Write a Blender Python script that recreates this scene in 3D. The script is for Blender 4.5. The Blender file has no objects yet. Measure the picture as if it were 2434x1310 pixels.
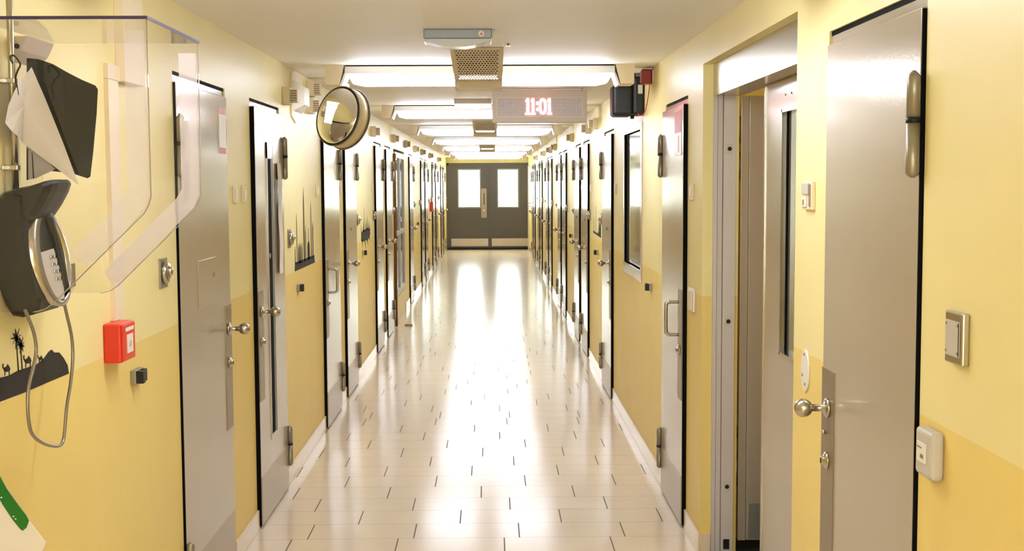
import bpy, bmesh, math, random
from mathutils import Vector, Matrix
random.seed(7)
S = bpy.context.scene
COL = S.collection
# ------------------------------------------------------------------ camera
W, H = 2434, 1310
F, PITCH, YAW, ROLL, EYE = 2950.54, .0743, .0161, -.00487, 1.67
fw = Vector((math.sin(YAW)*math.cos(PITCH), math.cos(YAW)*math.cos(PITCH), -math.sin(PITCH)))
rt0 = Vector((math.cos(YAW), -math.sin(YAW), 0)); up0 = rt0.cross(fw)
rt = math.cos(ROLL)*rt0 + math.sin(ROLL)*up0; up = -math.sin(ROLL)*rt0 + math.cos(ROLL)*up0
cam = bpy.data.cameras.new('camera'); cam.sensor_width = 36; cam.lens = F/W*36; cam.clip_start = .05
camo = bpy.data.objects.new('camera', cam); COL.objects.link(camo)
camo.matrix_world = Matrix(((rt.x, up.x, -fw.x, 0), (rt.y, up.y, -fw.y, 0), (rt.z, up.z, -fw.z, EYE), (0, 0, 0, 1)))
S.camera = camo
# ------------------------------------------------------------------ world (daylight outside the windows), exposure
world = bpy.data.worlds.new('world'); S.world = world; world.use_nodes = True
bg = world.node_tree.nodes['Background']; bg.inputs[0].default_value = (.93, 1.0, .97, 1); bg.inputs[1].default_value = 11.0
S.view_settings.view_transform = 'Standard'; S.view_settings.look = 'None'
S.view_settings.gamma = 1; S.view_settings.use_curve_mapping = False
S.view_settings.exposure = 0.84
LAMP = 13.0        # radiance of the tube diffusers

# ------------------------------------------------------------------ helpers
def ray(px, py):
    return fw + rt*((px-W/2)/F) - up*((py-H/2)/F)
def onx(px, py, x):             # point on a plane x = const
    d = ray(px, py); t = x/d.x; return Vector((x, t*d.y, EYE+t*d.z))
def ony(px, py, y):
    d = ray(px, py); t = y/d.y; return Vector((t*d.x, y, EYE+t*d.z))
def srgb(r, g, b):
    f = lambda c: (c/255/12.92) if c/255 <= .04045 else ((c/255+.055)/1.055)**2.4
    return (f(r), f(g), f(b), 1)
def mat(name, col, rough=.5, metal=0., spec=.5, noise=0., nscale=20., bump=0., bscale=60., emit=None, estr=0., coat=0.):
    m = bpy.data.materials.new(name); m.use_nodes = True; nt = m.node_tree; b = nt.nodes['Principled BSDF']
    if len(col) == 3: col = srgb(*col)
    b.inputs['Base Color'].default_value = col; b.inputs['Roughness'].default_value = rough
    b.inputs['Metallic'].default_value = metal; b.inputs['Specular IOR Level'].default_value = spec
    b.inputs['Coat Weight'].default_value = coat; b.inputs['Coat Roughness'].default_value = .08
    tc = nt.nodes.new('ShaderNodeTexCoord')
    if noise:
        n = nt.nodes.new('ShaderNodeTexNoise'); n.inputs['Scale'].default_value = nscale; n.inputs['Detail'].default_value = 4
        nt.links.new(tc.outputs['Object'], n.inputs['Vector'])
        mx = nt.nodes.new('ShaderNodeMix'); mx.data_type = 'RGBA'
        mx.inputs['A'].default_value = tuple(c*(1-noise) for c in col[:3])+(1,)
        mx.inputs['B'].default_value = tuple(min(1, c*(1+noise)) for c in col[:3])+(1,)
        nt.links.new(n.outputs['Fac'], mx.inputs['Factor']); nt.links.new(mx.outputs['Result'], b.inputs['Base Color'])
    if bump:
        n2 = nt.nodes.new('ShaderNodeTexNoise'); n2.inputs['Scale'].default_value = bscale; n2.inputs['Detail'].default_value = 3
        nt.links.new(tc.outputs['Object'], n2.inputs['Vector'])
        bp = nt.nodes.new('ShaderNodeBump'); bp.inputs['Strength'].default_value = bump; bp.inputs['Distance'].default_value = .002
        nt.links.new(n2.outputs['Fac'], bp.inputs['Height']); nt.links.new(bp.outputs['Normal'], b.inputs['Normal'])
    if emit is not None:
        b.inputs['Emission Color'].default_value = emit; b.inputs['Emission Strength'].default_value = estr
    return m
M = {}
# wall paint: pale yellow above 1.165 m, deeper yellow dado below
def wall_mat():
    m = mat('yellow_wall_paint', (246, 228, 176), rough=.42, spec=.3, bump=.25, bscale=35)
    nt = m.node_tree; b = nt.nodes['Principled BSDF']
    g = nt.nodes.new('ShaderNodeNewGeometry'); s = nt.nodes.new('ShaderNodeSeparateXYZ')
    nt.links.new(g.outputs['Position'], s.inputs[0])
    c = nt.nodes.new('ShaderNodeMath'); c.operation = 'GREATER_THAN'; c.inputs[1].default_value = 1.165
    nt.links.new(s.outputs['Z'], c.inputs[0])
    tc = nt.nodes.new('ShaderNodeTexCoord'); n = nt.nodes.new('ShaderNodeTexNoise'); n.inputs['Scale'].default_value = 3; n.inputs['Detail'].default_value = 5
    nt.links.new(tc.outputs['Object'], n.inputs['Vector'])
    mx = nt.nodes.new('ShaderNodeMix'); mx.data_type = 'RGBA'
    mx.inputs['A'].default_value = srgb(238, 211, 126); mx.inputs['B'].default_value = srgb(241, 225, 160)
    nt.links.new(c.outputs[0], mx.inputs['Factor'])
    m2 = nt.nodes.new('ShaderNodeMix'); m2.data_type = 'RGBA'; m2.blend_type = 'MULTIPLY'; m2.inputs['Factor'].default_value = 1
    r = nt.nodes.new('ShaderNodeMapRange'); r.inputs['To Min'].default_value = .93; r.inputs['To Max'].default_value = 1.05
    nt.links.new(n.outputs['Fac'], r.inputs['Value'])
    nt.links.new(mx.outputs['Result'], m2.inputs['A']); nt.links.new(r.outputs['Result'], m2.inputs['B'])
    nt.links.new(m2.outputs['Result'], b.inputs['Base Color'])
    return m
M['wall'] = wall_mat()
M['inner_wall'] = mat('inner_room_yellow', (238, 208, 110), rough=.6)
M['ceiling'] = mat('cream_ceiling_paint', (250, 247, 245), rough=.6, noise=.04, nscale=2, bump=.2, bscale=30)
M['cream'] = mat('cream_painted_metal', (235, 218, 185), rough=.45)
M['tile'] = mat('beige_polished_tile', (230, 214, 192), rough=.165, spec=.45, noise=.06, nscale=5, bump=.03, bscale=6)
M['grout'] = mat('grey_brown_grout', (112, 98, 80), rough=.7)
M['skirt'] = mat('beige_skirting_tile', (226, 208, 178), rough=.15, spec=.6, noise=.05, nscale=8)
M['door'] = mat('taupe_door_paint', (186, 173, 154), rough=.17, metal=.25, spec=.6, noise=.04, nscale=3, bump=.08, bscale=120)
M['plate'] = mat('satin_brown_steel', (146, 130, 102), rough=.32, metal=.55, noise=.05, nscale=30)
M['kick'] = mat('satin_kick_steel', (172, 157, 134), rough=.28, metal=.5, noise=.05, nscale=12)
M['steel'] = mat('brushed_steel', (190, 184, 172), rough=.22, metal=1.)
M['chrome'] = mat('polished_steel', (210, 205, 195), rough=.1, metal=1.)
M['hinge'] = mat('grey_hinge_metal', (150, 142, 124), rough=.35, metal=.6)
M['gap'] = mat('black_gasket_and_gap_shade', (12, 11, 11), rough=.8, spec=.1)  # window gaskets, and shade painted into the door gaps
M['black'] = mat('black_plastic', (24, 23, 22), rough=.42, spec=.35)
M['blackmatte'] = mat('black_matt_film', (36, 30, 24), rough=.7, noise=.1)
M['blackgloss'] = mat('black_gloss_acrylic', (18, 18, 16), rough=.04, spec=.35)
M['white'] = mat('white_plastic', (232, 226, 214), rough=.35)
M['paper'] = mat('white_paper', (230, 222, 212), rough=.8, noise=.03, nscale=6)
M['greyplastic'] = mat('light_grey_plastic', (196, 188, 176), rough=.4)
M['beigebox'] = mat('beige_box_plastic', (214, 196, 160), rough=.5)
M['louvre'] = mat('brown_louvre', (140, 122, 95), rough=.6)
M['red'] = mat('red_plastic', (222, 52, 24), rough=.35, noise=.06)
M['darkred'] = mat('dark_red_lens', (150, 40, 30), rough=.25, noise=.15, nscale=30)
M['green'] = mat('green_filing_plastic', (10, 110, 30), rough=.4)
M['greymetal'] = mat('blue_grey_metal', (132, 134, 130), rough=.4, metal=.3)
M['frame'] = mat('grey_lift_frame', (206, 196, 188), rough=.35, metal=.1, noise=.03)
M['frameline'] = mat('dark_seam', (92, 84, 80), rough=.6)
M['enddoor'] = mat('dark_grey_door_paint', (78, 71, 67), rough=.42, noise=.08, nscale=6)
M['endframe'] = mat('grey_green_window_bead', (132, 132, 122), rough=.4, metal=.2)
M['darkglass'] = mat('dark_glass', (104, 108, 94), rough=.05, spec=.9)
M['blueglass'] = mat('blue_grey_glass', (120, 128, 136), rough=.4, spec=.2)
M['mirror'] = mat('mirror_glass', (238, 236, 228), rough=.015, metal=1.)
M['rimdark'] = mat('dark_olive_rim', (92, 86, 62), rough=.45)
M['drum'] = mat('beige_drum', (216, 196, 150), rough=.35)
M['lamp_body'] = mat('light_grey_lamp_metal', (226, 222, 216), rough=.35, metal=.2)
M['diffuser'] = mat('lit_diffuser', (255, 255, 255), emit=(.90, .955, 1.08, 1), estr=LAMP)
M['inner_fill_lamp'] = mat('inner_fill_lamp', (255, 255, 255), emit=(1, .97, .9, 1), estr=4.0)  # glow of the lamp added in the inner room
M['emlens'] = mat('clear_grey_lens', (205, 205, 200), rough=.12, spec=.7)
M['emlit'] = mat('lit_emergency_lens', (255, 255, 255), emit=(1, .96, .95, 1), estr=3.0)
M['signbody'] = mat('warm_grey_sign_metal', (206, 193, 180), rough=.5)
M['led'] = mat('led_digits', (255, 200, 200), emit=(1, .32, .36, 1), estr=5.0)
M['brown'] = mat('dark_orange_brown', (96, 58, 12), rough=.5, noise=.2, nscale=30)
M['pinkbox'] = mat('label_card', (226, 210, 190), rough=.5)
M['cardred'] = mat('red_print_and_glare', (205, 60, 60), rough=.4)  # red print and cable, also the painted red reflection on a door
M['armour'] = mat('armoured_cord_steel', (150, 142, 128), rough=.35, metal=.7)
M['tyre'] = mat('dark_rubber', (20, 19, 18), rough=.8)
def screen_mat():
    m = mat('dot_matrix_screen', (178, 168, 166), rough=.5)
    nt = m.node_tree; b = nt.nodes['Principled BSDF']
    tc = nt.nodes.new('ShaderNodeTexCoord'); br = nt.nodes.new('ShaderNodeTexBrick')
    br.offset = 0; br.inputs['Color1'].default_value = srgb(222, 212, 210); br.inputs['Color2'].default_value = srgb(206, 200, 204)
    br.inputs['Mortar'].default_value = srgb(172, 164, 164); br.inputs['Scale'].default_value = 1
    br.inputs['Brick Width'].default_value = .012; br.inputs['Row Height'].default_value = .012; br.inputs['Mortar Size'].default_value = .0015
    mp = nt.nodes.new('ShaderNodeMapping'); mp.inputs['Rotation'].default_value = (math.pi/2, 0, 0)
    nt.links.new(tc.outputs['Object'], mp.inputs['Vector']); nt.links.new(mp.outputs['Vector'], br.inputs['Vector'])
    nt.links.new(br.outputs['Color'], b.inputs['Base Color'])
    return m
M['screen'] = screen_mat()
def clear_mat(name, tint, gloss=.04, haze=0., hazecol=(.9, .85, .82, 1), rough=.0):
    m = bpy.data.materials.new(name); m.use_nodes = True; nt = m.node_tree; nt.nodes.clear()
    o = nt.nodes.new('ShaderNodeOutputMaterial'); t = nt.nodes.new('ShaderNodeBsdfTransparent'); t.inputs[0].default_value = tint
    g = nt.nodes.new('ShaderNodeBsdfGlossy'); g.inputs['Roughness'].default_value = rough
    fr0 = nt.nodes.new('ShaderNodeFresnel'); fr0.inputs[0].default_value = 1.45
    ge = nt.nodes.new('ShaderNodeNewGeometry'); iv = nt.nodes.new('ShaderNodeMath'); iv.operation = 'SUBTRACT'; iv.inputs[0].default_value = 1
    nt.links.new(ge.outputs['Backfacing'], iv.inputs[1]); fr = nt.nodes.new('ShaderNodeMath'); fr.operation = 'MULTIPLY'
    nt.links.new(fr0.outputs[0], fr.inputs[0]); nt.links.new(iv.outputs[0], fr.inputs[1])
    a = nt.nodes.new('ShaderNodeMixShader'); nt.links.new(fr.outputs[0], a.inputs[0]); nt.links.new(t.outputs[0], a.inputs[1]); nt.links.new(g.outputs[0], a.inputs[2])
    last = a
    if haze:
        d = nt.nodes.new('ShaderNodeBsdfDiffuse'); d.inputs[0].default_value = hazecol
        tr = nt.nodes.new('ShaderNodeBsdfTranslucent'); tr.inputs[0].default_value = hazecol
        ad = nt.nodes.new('ShaderNodeMixShader'); ad.inputs[0].default_value = .5
        nt.links.new(d.outputs[0], ad.inputs[1]); nt.links.new(tr.outputs[0], ad.inputs[2])
        c = nt.nodes.new('ShaderNodeMixShader'); c.inputs[0].default_value = haze
        nt.links.new(a.outputs[0], c.inputs[1]); nt.links.new(ad.outputs[0], c.inputs[2]); last = c
    nt.links.new(last.outputs[0], o.inputs[0])
    return m
M['acrylic'] = clear_mat('clear_acrylic', (.965, .955, .955, 1))
M['frost'] = clear_mat('frosted_acrylic_band', (.95, .94, .95, 1), haze=.36, hazecol=(.95, .89, .90, 1))
M['frost_light'] = clear_mat('lightly_frosted_acrylic_band', (.96, .95, .96, 1), haze=.2, hazecol=(.95, .90, .90, 1))
M['cutedge'] = clear_mat('cut_acrylic_edge', (.55, .52, .52, 1), haze=.5, hazecol=(.7, .66, .62, 1))
M['winglass'] = clear_mat('window_glass', (.97, 1, .98, 1))
M['violet'] = mat('dark_violet_edge', (58, 42, 92), rough=.3)

def tag(o, label=None, cat=None, group=None, kind=None):
    if label: o['label'] = label
    if cat: o['category'] = cat
    if group: o['group'] = group
    if kind: o['kind'] = kind
    return o
class MB:
    """collects solids and links them as one mesh object; T maps local points to the world"""
    def __init__(s, T=None): s.bm = bmesh.new(); s.T = T or (lambda p: p)
    def v(s, p): return s.bm.verts.new(s.T(Vector(p)))
    def box(s, a, b, bev=0.):
        x0, x1 = sorted((a[0], b[0])); y0, y1 = sorted((a[1], b[1])); z0, z1 = sorted((a[2], b[2]))
        if bev <= 0:
            P = [(x0,y0,z0),(x1,y0,z0),(x1,y1,z0),(x0,y1,z0),(x0,y0,z1),(x1,y0,z1),(x1,y1,z1),(x0,y1,z1)]
            vs = [s.v(p) for p in P]
            for f in ((0,3,2,1),(4,5,6,7),(0,1,5,4),(1,2,6,5),(2,3,7,6),(3,0,4,7)): s.bm.faces.new([vs[i] for i in f])
        else:
            t = bmesh.new(); bmesh.ops.create_cube(t, size=1)
            for q in t.verts: q.co = Vector(((x0+x1)/2+q.co.x*(x1-x0), (y0+y1)/2+q.co.y*(y1-y0), (z0+z1)/2+q.co.z*(z1-z0)))
            bev = min(bev, .49*min(x1-x0, y1-y0, z1-z0))
            bmesh.ops.bevel(t, geom=t.edges[:], offset=bev, segments=3, affect='EDGES', profile=.5)
            s.merge(t)
        return s
    def merge(s, t, smooth=False):
        mp = {}
        for q in t.verts: mp[q] = s.bm.verts.new(s.T(q.co.copy()))
        for f in t.faces:
            try: nf = s.bm.faces.new([mp[q] for q in f.verts]); nf.smooth = smooth
            except ValueError: pass
        t.free()
    def cyl(s, a, b, r, r2=None, n=24, cap=True, smooth=True):
        a, b = Vector(a), Vector(b); r2 = r if r2 is None else r2; d = (b-a).normalized()
        u = d.orthogonal().normalized(); w = d.cross(u)
        A = []; B = []
        for i in range(n):
            t = 2*math.pi*i/n; e = u*math.cos(t)+w*math.sin(t)
            A.append(s.v(a+e*r)); B.append(s.v(b+e*r2))
        for i in range(n):
            f = s.bm.faces.new([A[i], A[(i+1) % n], B[(i+1) % n], B[i]]); f.smooth = smooth
        if cap: s.bm.faces.new(A[::-1]); s.bm.faces.new(B)
        return s
    def lathe(s, o, axis, prof, n=28, u=None):
        """prof: list of (distance along axis, radius)"""
        o = Vector(o); d = Vector(axis).normalized(); u = (Vector(u) if u else d.orthogonal()).normalized(); w = d.cross(u)
        rings = []
        for h, r in prof:
            rings.append([s.v(o+d*h+(u*math.cos(2*math.pi*i/n)+w*math.sin(2*math.pi*i/n))*max(r, 1e-5)) for i in range(n)])
        for k in range(len(rings)-1):
            for i in range(n):
                f = s.bm.faces.new([rings[k][i], rings[k][(i+1) % n], rings[k+1][(i+1) % n], rings[k+1][i]]); f.smooth = True
        s.bm.faces.new(rings[0][::-1]); s.bm.faces.new(rings[-1])
        return s
    def ball(s, c, r, sc=(1, 1, 1)):
        t = bmesh.new(); bmesh.ops.create_uvsphere(t, u_segments=24, v_segments=14, radius=r)
        for q in t.verts: q.co = Vector((q.co.x*sc[0], q.co.y*sc[1], q.co.z*sc[2]))+Vector(c)
        s.merge(t, True); return s
    def poly(s, pts, d):
        """prism: polygon pts swept by vector d"""
        d = Vector(d); A = [s.v(Vector(p)) for p in pts]; B = [s.v(Vector(p)+d) for p in pts]; n = len(pts)
        s.bm.faces.new(A[::-1]); s.bm.faces.new(B)
        for i in range(n): s.bm.faces.new([A[i], A[(i+1) % n], B[(i+1) % n], B[i]])
        return s
    def tube(s, pts, r, n=10, sub=6):
        P = [Vector(p) for p in pts]
        if len(P) > 2 and sub > 1:
            Q = []
            for i in range(len(P)-1):
                p0 = P[max(i-1, 0)]; p1 = P[i]; p2 = P[i+1]; p3 = P[min(i+2, len(P)-1)]
                for k in range(sub):
                    t = k/sub
                    Q.append(.5*((2*p1)+(-p0+p2)*t+(2*p0-5*p1+4*p2-p3)*t*t+(-p0+3*p1-3*p2+p3)*t**3))
            Q.append(P[-1]); P = Q
        rings = []; u = None
        for i, p in enumerate(P):
            d = (P[min(i+1, len(P)-1)]-P[max(i-1, 0)]).normalized()
            u = d.orthogonal().normalized() if u is None else (u-d*u.dot(d)).normalized()
            w = d.cross(u)
            rings.append([s.v(p+(u*math.cos(2*math.pi*k/n)+w*math.sin(2*math.pi*k/n))*r) for k in range(n)])
        for a in range(len(rings)-1):
            for k in range(n):
                f = s.bm.faces.new([rings[a][k], rings[a][(k+1) % n], rings[a+1][(k+1) % n], rings[a+1][k]]); f.smooth = True
        s.bm.faces.new(rings[0][::-1]); s.bm.faces.new(rings[-1])
        return s
    def build(s, name, m, parent=None, bevel=0., **kw):
        bmesh.ops.recalc_face_normals(s.bm, faces=s.bm.faces[:])
        me = bpy.data.meshes.new(name); s.bm.to_mesh(me); s.bm.free()
        for x in (m if isinstance(m, (list, tuple)) else [m]): me.materials.append(M[x])
        o = bpy.data.objects.new(name, me); COL.objects.link(o)
        if parent is not None:
            o.parent = parent; bpy.context.view_layer.update() if False else None
            o.matrix_parent_inverse = parent.matrix_basis.inverted()
        if bevel:
            b = o.modifiers.new('bevel', 'BEVEL'); b.width = bevel; b.segments = 2; b.limit_method = 'ANGLE'
        return tag(o, **kw)
def empty(name, loc, **kw):
    o = bpy.data.objects.new(name, None); o.location = loc; o.empty_display_size = .05; COL.objects.link(o); return tag(o, **kw)

XL, XR, ZC = -1.14478, .9296, 2.33
YB, YE = -3.0, 31.45
OPEN = (3.79, 5.47, 2.185)       # recess with the double doors
SH = [0.]
def side(s):                    # wall frame: (p = out from wall, y, z) -> world; SH shifts p (proud door leaves)
    h = SH[0]
    return (lambda p: Vector((XL+p.x+h, p.y, p.z))) if s == 'L' else (lambda p: Vector((XR-p.x-h, p.y, p.z)))
def wp(s, px, py): return onx(px, py, XL if s == 'L' else XR)
def mb(s): return MB(side(s))

# ------------------------------------------------------------------ doors list
LD = [ (4.52, 5.40), (5.94, 6.76), (8.38, 9.21), (9.60, 10.38), (12.14, 12.92), (13.37, 14.13), (17.15, 17.93), (20.0, 20.8), (21.2, 22.0),
       (23.8, 24.6), (25.2, 26.0), (27.75, 28.55), (29.1, 29.9)]
RD = [ (2.66, 3.43), (5.885, 6.63), (9.45, 10.25), (11.78, 12.58), (12.93, 13.72), (15.3, 16.1), (16.42, 17.2), (18.95, 19.75), (20.1, 20.9),
       (22.6, 23.4), (23.75, 24.55), (26.2, 27.0), (27.35, 28.15)]
NICHE = (14.55, 16.35, 2.08)
DH = 2.08
# ------------------------------------------------------------------ walls
def wall(s, name, openings, T=.16):
    m = mb(s); y = YB
    for a, b, h in sorted(openings):
        m.box((-T, y, 0), (0, a, ZC+.05)); m.box((-T, a, h), (0, b, ZC+.05)); y = b
    m.box((-T, y, 0), (0, YE+.3, ZC+.05))
    return m.build(name, 'wall', kind='structure')
WIN = (7.72, 8.68, 1.12, 2.0)
wall('L', 'wall_left', [(a, b, DH) for a, b in LD]+[NICHE])
# right wall also has the borrowed light window
m = mb('R'); y = YB; T = .16
ops = sorted([(a, b, 0, DH) for a, b in RD]+[(OPEN[0], OPEN[1], 0, OPEN[2]), WIN])
for a, b, z0, h in ops:
    m.box((-T, y, 0), (0, a, ZC+.05)); m.box((-T, a, h), (0, b, ZC+.05))
    if z0: m.box((-T, a, 0), (0, b, z0))
    y = b
m.box((-T, y, 0), (0, YE+.3, ZC+.05)); m.build('wall_right', 'wall', kind='structure')
# end wall with doorway
DX0, DX1, DZ = -1.085, .945, 2.15
m = MB(); m.box((XL-.3, YE, DZ), (XR+.3, YE+.2, ZC+.05)); m.box((XL-.3, YE, 0), (DX0-.02, YE+.2, DZ)); m.build('wall_end', 'wall', kind='structure')
# wall behind the camera with a daylight window
m = MB(); m.box((XL-.2, YB-.2, 0), (XR+.2, YB, .9)); m.box((XL-.2, YB-.2, 2.0), (XR+.2, YB, ZC+.05))
m.box((XL-.2, YB-.2, .9), (-.75, YB, 2.0)); m.box((.55, YB-.2, .9), (XR+.2, YB, 2.0)); m.build('wall_back', 'wall', kind='structure')
m = MB()
for x in (-.75, -.34, .1, .51): m.box((x, YB-.12, .9), (x+.04, YB-.06, 2.0))
for z in (.9, 1.24, 1.6, 1.96): m.box((-.75, YB-.12, z), (.55, YB-.06, z+.04))
m.build('window_1', 'white', kind='structure')
# ceiling
m = MB(); m.box((XL-.3, YB-.2, ZC), (XR+.3, YE+.3, ZC+.06)); m.build('ceiling', 'ceiling', kind='structure')
# floor: grout bed with individual tiles laid in staggered rows
OFF = [.122, .335, .0855, .4345, .179, .3755, .124, .435, .206, .044, .3735, .098]
m = MB(); m.box((XL-.3, YB-.2, -.06), (XR+.3, YE+.3, -.0012)); nb = len(m.bm.faces)
n0 = int(math.floor((YB-5.757)/.25)); n1 = int(math.ceil((YE-5.757)/.25))
FX0, FX1 = XL, XR
for n in range(n0, n1):
    y0 = 5.757+.25*n; off = OFF[n] if 0 <= n < len(OFF) else random.choice([.05, .12, .2, .29, .335, .375, .435])
    x = off-3.0
    while x < FX1+.01:
        a, b = max(x+.0030, FX0), min(x+.5-.0030, FX1)
        if b-a > .01:
            vs = [m.v((a, y0+.0012, 0)), m.v((b, y0+.0012, 0)), m.v((b, y0+.2488, 0)), m.v((a, y0+.2488, 0))]; m.bm.faces.new(vs)
        x += .5
fl = m.build('floor', ['grout', 'tile'], kind='structure')
for i, p in enumerate(fl.data.polygons): p.material_index = 0 if i < nb else 1
for p in fl.data.polygons:
    if p.material_index == 1 and p.normal.z < 0: p.flip()
# skirting, between the doors
for s, name, ds in (('L', 'baseboard_left', [(a, b) for a, b in LD]+[NICHE[:2]]), ('R', 'baseboard_right', [(a, b) for a, b in RD]+[OPEN[:2]])):
    m = mb(s); y = YB
    for a, b in sorted(ds)+[(YE, YE)]:
        if a > y+.02: m.box((0, y+.004, 0), (.011, a-.004, .095), .003)
        y = b
    m.build(name, 'skirt', kind='structure')

# ------------------------------------------------------------------ doors
def knob(s, y, z, par, p0=0.):
    m = mb(s)
    m.lathe((p0, y, z), (1, 0, 0), [(0, .027), (.006, .027), (.009, .022), (.010, .010), (.045, .010), (.047, .014)])
    m.ball((p0+.068, y, z), .0255)
    return m.build('knob', 'steel', par)
def lock(s, y, z, par, p0=0.):
    m = mb(s); m.lathe((p0, y, z), (1, 0, 0), [(0, .024), (.004, .024), (.008, .018), (.010, .012), (.016, .011), (.017, .001)])
    o = m.build('lock_cylinder', 'steel', par)
    k = mb(s); k.box((p0+.0165, y-.0015, z-.007), (p0+.0185, y+.0015, z+.007)); k.build('keyhole', 'black', o)
    return o
def hinge(s, y, z0, z1, par, big=False):
    r = .015
    m = mb(s); zm = (z0*.45+z1*.55)
    m.lathe((.016, y, z0), (0, 0, 1), [(0, .004), (.006, r*.8), (.012, r), (zm-z0-.005, r)])
    m.lathe((.016, y, zm+.005), (0, 0, 1), [(0, r), (z1-zm-.016, r), (z1-zm-.008, r*.75), (z1-zm, .003)])
    o = m.build('hinge', 'hinge', par)
    k = mb(s); k.lathe((.016, y, zm-.006), (0, 0, 1), [(0, r*1.04), (.012, r*1.04)]); k.build('hinge_ring', 'black', o)
    return o
def door(s, i, a, b, latch='near', kind='knob', extras=(), dz=0.):
    par = empty('door_%d' % i, ((XL if s == 'L' else XR), (a+b)/2, 0), kind='structure')
    # surround: header strip, far jamb and near-black fill painting the gap's shade behind the leaf
    m = mb(s); m.box((-.06, a+.003, 2.044), (-.008, b-.003, DH-.012)); m.box((-.06, b-.009, 0), (-.004, b-.0015, 2.052)); m.build('door_frame', 'door', par)
    m = mb(s); m.box((-.075, a+.002, 0), (-.05, b-.002, 2.075)); m.box((-.049, a+.0015, 0), (-.004, a+.006, 2.044)); m.box((-.05, a+.002, DH-.012), (-.006, b-.002, DH-.001)); m.build('gap_shade', 'gap', par)
    la, lb = a+.012, b-.010
    off = .010 if kind == 'plain' or i == 1 else .022
    m = mb(s); m.box((-.02, la-.005, .012), (off-.003, la, 2.038)); m.build('edge_shadow_strip', 'gap', par)  # black strip painting the shadow between wall and leaf edge
    SH[0] = off
    m = mb(s); m.box((-.048-off*.5, la, .008), (-.002, lb, 2.042), .003); leaf = m.build('door_leaf', 'door', par)
    m = mb(s); m.box((-.002, la+.012, .012), (.0005, lb-.012, .25)); m.build('kick_plate', 'kick', par)
    d = 1 if latch == 'near' else -1
    e = la if latch == 'near' else lb
    hy = (b-.006) if latch == 'near' else a+.012
    m = mb(s); m.box((-.002, e+d*.004, .62), (.0015, e+d*.125, 1.157)); m.build('lock_plate', 'plate', par)
    if kind != 'pull':
        knob(s, e+d*.07, 1.052, par, .0015); lock(s, e+d*.065, .905, par, .0015)
        if kind == 'knob': m = mb(s); m.lathe((-.002, e+d*.33, 1.31), (1, 0, 0), [(0, .013), (.005, .013), (.007, .009), (.0072, .001)]); m.build('peephole', 'hinge', par)
        else: m = mb(s); m.lathe((.0015, e+d*.045, 1.0-.02), (1, 0, 0), [(0, .006), (.008, .006), (.010, .003)], 12); m.build('bolt_head', 'steel', par)
    else:
        y = e+d*.10; m = mb(s)
        m.tube([(.001, y, 1.09), (.045, y, 1.09), (.055, y, 1.085), (.062, y, 1.075), (.062, y, .95), (.055, y, .937), (.045, y, .93), (.001, y, .93)], .0085, 12, 5)
        m.build('pull_handle', 'steel', par); lock(s, e+d*.065, .86, par, .0015)
    SH[0] = off*.6
    for z0, z1 in ((.125, .345), (1.695, 1.92)): hinge(s, hy, z0+dz, z1+dz, par)
    SH[0] = 0.
    return par
n = 0; ld = []; rd = []
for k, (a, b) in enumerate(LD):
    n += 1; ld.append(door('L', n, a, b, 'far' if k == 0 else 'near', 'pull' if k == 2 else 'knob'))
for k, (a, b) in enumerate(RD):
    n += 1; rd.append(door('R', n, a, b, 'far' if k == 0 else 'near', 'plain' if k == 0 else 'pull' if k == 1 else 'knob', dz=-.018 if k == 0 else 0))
# first left door: framed dark greenish panel, service hatch, number card
SH[0] = .010
m = mb('L'); m.box((-.002, 4.575, 1.60), (.004, 4.70, 1.93), .002); o = m.build('dark_panel_frame', 'door', ld[0])
m = mb('L'); m.box((.004, 4.59, 1.615), (.0048, 4.685, 1.915)); m.build('dark_panel_glass', 'darkglass', ld[0])
m = mb('L'); m.box((-.0018, 4.80, 1.19), (.0012, 5.10, 1.375)); m.build('service_hatch', 'door', ld[0], bevel=.001)
m = mb('L'); m.box((-.002, 5.23, 1.80), (.0005, 5.36, 1.99)); o = m.build('card_and_glare_plate', 'white', ld[0])
k = mb('L'); k.box((.0005, 5.235, 1.80), (.001, 5.355, 1.825)); k.box((.0005, 5.235, 1.965), (.001, 5.355, 1.99)); k.build('band_and_red_glare', 'cardred', o)
# second left door: tall narrow window and notice
SH[0] = .022
m = mb('L')
for A, B in (((6.235, .40), (6.255, 1.88)), ((6.40, .40), (6.408, 1.88)), ((6.235, 1.80), (6.415, 1.88)), ((6.235, .38), (6.415, .40))):
    m.box((-.002, A[0], A[1]), (.0025, B[0], B[1]))
o = m.build('slot_window_frame', 'door', ld[1])
m = mb('L'); m.box((-.002, 6.255, .40), (.0002, 6.40, 1.80)); m.build('slot_glass', 'blueglass', o)
m = mb('L'); m.box((-.001, 6.257, .402), (.0005, 6.355, 1.798)); m.build('slot_gasket', 'gap', o)
# second right door: red and white plate painting a reddish reflection
m = mb('R'); m.box((-.002, 5.95, 1.80), (.0006, 6.17, 2.02)); o = m.build('card_and_glare_plate', 'white', rd[1])
m = mb('R'); m.box((.0006, 5.955, 1.91), (.0012, 6.165, 2.015)); m.box((.0006, 6.02, 1.815), (.0012, 6.05, 1.895)); m.build('band_and_red_glare', 'cardred', o)

# long notice on the second left door
m = mb('L'); pts = []
for i in range(13):
    z = 1.78-.58*i/12; pts.append((.006+.005*math.sin(i*.55)**2+.004*i/12, z))
for k in range(12):
    a0, a1 = pts[k], pts[k+1]
    q = [(a0[0], 6.51, a0[1]), (a0[0]-.004, 6.64, a0[1]), (a1[0]-.004, 6.64, a1[1]), (a1[0], 6.51, a1[1])]
    m.poly(q, (.001, 0, 0))
SH[0] = 0.
m.build('paper_notice', 'paper', label='long white paper notice taped beside the narrow slot window of a door', cat='notice')

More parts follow.
